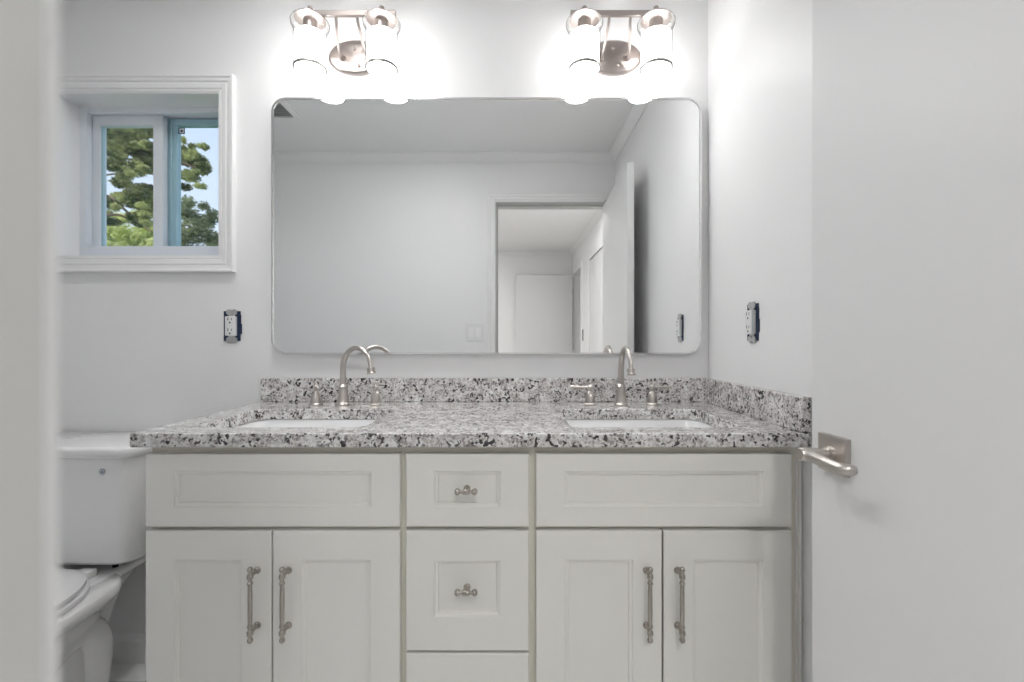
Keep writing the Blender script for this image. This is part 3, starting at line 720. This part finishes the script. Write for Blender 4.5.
# ceiling exhaust vent
vt = thing('ceiling_vent', 'square exhaust vent grille in the ceiling, at the top left corner of the mirror', 'vent', (-1.34, .79, ZC))
b = nb(); vx0, vx1, vy0, vy1 = -1.50, -1.165, .61, .95
for a in ((vx0, vx0+.035, vy0, vy1), (vx1-.035, vx1, vy0, vy1), (vx0+.035, vx1-.035, vy0, vy0+.02), (vx0+.035, vx1-.035, vy1-.02, vy1)): box(b, a[0], a[1], a[2], a[3], ZC-.012, ZC)
obj('frame', b, 'trim', vt, bevel=.002)
for k in range(14):
    b = nb(); y = vy0+.028+k*.0215
    box(b, vx0+.035, vx1-.035, y, y+.010, ZC-.009, ZC-.006); obj('slat', b, 'ventslat', vt)
b = nb(); box(b, vx0+.035, vx1-.035, vy0+.02, vy1-.02, ZC-.003, ZC-.0005); obj('fan_housing', b, 'ventdark', vt)

# ------------------------------------------------------------------ toilet
TX = -1.352
toi = thing('toilet', 'white two-piece toilet beside the vanity', 'toilet', (TX, 1.2, 0))
def egg(hx, yb_, yf_, z, n=48, k=2.3, cx=TX, wide=.45, kb=None):
    k0 = k; kb = kb or k
    """plan outline: back at yb_, front at yf_, widest at `wide` of the way from the back"""
    pts = []; cy = yb_+(yf_-yb_)*wide
    for i in range(n):
        a = 2*PI*i/n; c, s = math.cos(a), math.sin(a); k = kb if s >= 0 else k0
        x = hx*abs(c)**(2/k)*(1 if c >= 0 else -1); ly = (yb_-cy) if s >= 0 else (cy-yf_)
        y = cy + ly*abs(s)**(2/k)*(1 if s >= 0 else -1)
        pts.append((cx+x, y, z))
    return pts
b = nb()
loft(b, [egg(.108, 1.49, 1.00, 0, k=3), egg(.106, 1.49, 1.00, .012, k=3), egg(.098, 1.47, 1.02, .022, k=3), egg(.092, 1.46, 1.03, .10, k=2.8), egg(.098, 1.46, 1.02, .18, k=2.6), egg(.118, 1.45, .99, .25, k=2.4), egg(.150, 1.44, .94, .315, k=2.3, kb=3), egg(.182, 1.43, .905, .352, k=2.3, kb=3.4), egg(.202, 1.43, .885, .366, k=2.3, kb=3.8), egg(.206, 1.43, .880, .374, k=2.3, kb=3.8), egg(.206, 1.43, .880, .397, k=2.3, kb=3.8), egg(.201, 1.425, .885, .402, k=2.3, kb=3.8)])
# rear deck carrying the tank
def slab(bm, x0, x1, y0, y1, z0, z1, r, t0=0, t1=0, e=.006):
    loft(bm, [rrect(x0+t0, x1-t0, y0+t0, y1, r, z0), rrect(x0+t1, x1-t1, y0+t1, y1, r, z0+e), rrect(x0, x1, y0, y1, r, (z0+z1)/2), rrect(x0, x1, y0, y1, r, z1-e), rrect(x0+e*.7, x1-e*.7, y0+e*.7, y1-e*.7, r, z1)])
loft(b, [rrect(TX-.05, TX+.05, 1.36, 1.50, .03, .20), rrect(TX-.062, TX+.062, 1.34, 1.54, .03, .31), rrect(TX-.095, TX+.095, 1.32, 1.58, .03, .365), rrect(TX-.128, TX+.128, 1.305, 1.587, .03, .378), rrect(TX-.133, TX+.133, 1.30, 1.59, .03, .385), rrect(TX-.133, TX+.133, 1.30, 1.59, .03, .402), rrect(TX-.128, TX+.128, 1.305, 1.585, .03, .407)])
# trapway bulging out of both sides of the pedestal
for s in (-1, 1):
    tube(b, catmull([(TX+s*.060, 1.12, .08), (TX+s*.070, 1.17, .17), (TX+s*.078, 1.24, .245), (TX+s*.082, 1.33, .268), (TX+s*.083, 1.385, .215), (TX+s*.068, 1.40, .12), (TX+s*.055, 1.40, .02)], 6), [.030+.018*min(1, i/8) for i in range(37)], n=18)
    lathe(b, [(.014,0), (.014,.008), (.008,.016), (.0003,.018)], (TX+s*.100, 1.30, .012), n=14)
obj('bowl', b, 'china', toi, smooth=True, angle=55)
b = nb()
loft(b, [egg(.182, 1.37, .892, .4025, k=2.3), egg(.190, 1.375, .885, .406, k=2.3), egg(.190, 1.375, .885, .417, k=2.3), egg(.186, 1.37, .89, .421, k=2.3)])
obj('seat', b, 'seat', toi, smooth=True, angle=40)
b = nb()
loft(b, [egg(.176, 1.362, .90, .4225, k=2.3), egg(.184, 1.368, .888, .426, k=2.3), egg(.184, 1.368, .888, .436, k=2.3), egg(.172, 1.355, .905, .443, k=2.3), egg(.10, 1.30, 1.0, .447, k=2.3)])
obj('seat_lid', b, 'seat', toi, smooth=True, angle=40)
b = nb()
b.free()
for s in (-1, 1):
    b = nb(); box(b, TX+s*.075-.022, TX+s*.075+.022, 1.355, 1.392, .404, .430, bev=.006); obj('seat_hinge', b, 'seat', toi)
b = nb()
def trr(hx, y0, z, r): return rrect(TX-hx, TX+hx, y0, 1.592, r, z, n=8)
loft(b, [trr(.165, 1.42, .432, .05), trr(.200, 1.385, .440, .06), trr(.209, 1.374, .456, .06), trr(.216, 1.368, .60, .055), trr(.221, 1.364, .766, .05)])
tank = obj('tank', b, 'china', toi, smooth=True, angle=50)
b = nb()
loft(b, [trr(.226, 1.357, .766, .05), trr(.229, 1.352, .770, .052), trr(.230, 1.351, .792, .052), trr(.226, 1.355, .799, .05), trr(.218, 1.363, .801, .045)])
obj('tank_lid', b, 'china', toi, smooth=True, angle=50)
b = nb(); ex, ez = -1.217, .727
lathe(b, [(.0003,-.0012), (.0085,-.0012), (.0085,.004)], (ex, 1.3645, ez), axis='Y', n=24); em = obj('emblem', b, 'sticker', tank)
b = nb()
for a0 in range(24):
    a, a2 = 2*PI*a0/24, 2*PI*(a0+1)/24
    v = [b.verts.new((ex+r_*math.cos(q), 1.3629, ez+r_*math.sin(q))) for r_, q in ((.0070,a), (.0085,a), (.0085,a2), (.0070,a2))]; b.faces.new(v)
b.faces.new(ring(b, [(ex-.0032, 1.3628, ez-.004), (ex+.0036, 1.3628, ez-.004), (ex+.002, 1.3628, ez), (ex, 1.3628, ez+.0048), (ex-.0018, 1.3628, ez)]))
obj('emblem_mark', b, 'ink', em)
b = nb()
b.free()
for s in (-1, 1):
    b = nb(); lathe(b, [(.008,0), (.008,.010), (.005,.016), (.005,.03)], (TX+s*.108, 1.44, .4065), n=12, cap1=True); obj('tank_bolt', b, 'black', toi, smooth=True)

# ------------------------------------------------------------------ added fill lights: flat ceiling discs, all out of view
def fill_disc(x, y, r, L, label):
    hl = thing('fill_lamp', label, 'added fill light', (x, y, ZC))
    b = nb(); lathe(b, [(r+.018,0), (r+.018,-.006), (r+.012,-.012), (r,-.012), (r,0)], (x,y,ZC-.0003), n=48); obj('fill_ring', b, 'trim', hl, smooth=True)
    b = nb(); lathe(b, [(.0003,-.009), (r-.001,-.009), (r-.001,-.001)], (x,y,ZC-.0005), n=48)
    obj('fill_panel', b, mat('fill_glow', (.95,.95,.95), rough=.4, emit=(1,.997,.985), es=L), hl)
fill_disc(.30, -.75, .12, HALL_FILL_L, 'added flat round fill light in the hall outside the doorway')
fill_disc(-1.25, -1.75, .16, DEEP_HALL_FILL_L, 'added flat round fill light deeper in the hall')
fill_disc(-.56, .995, .125, BATH_FILL_L, 'added flat round fill light in the bathroom ceiling')
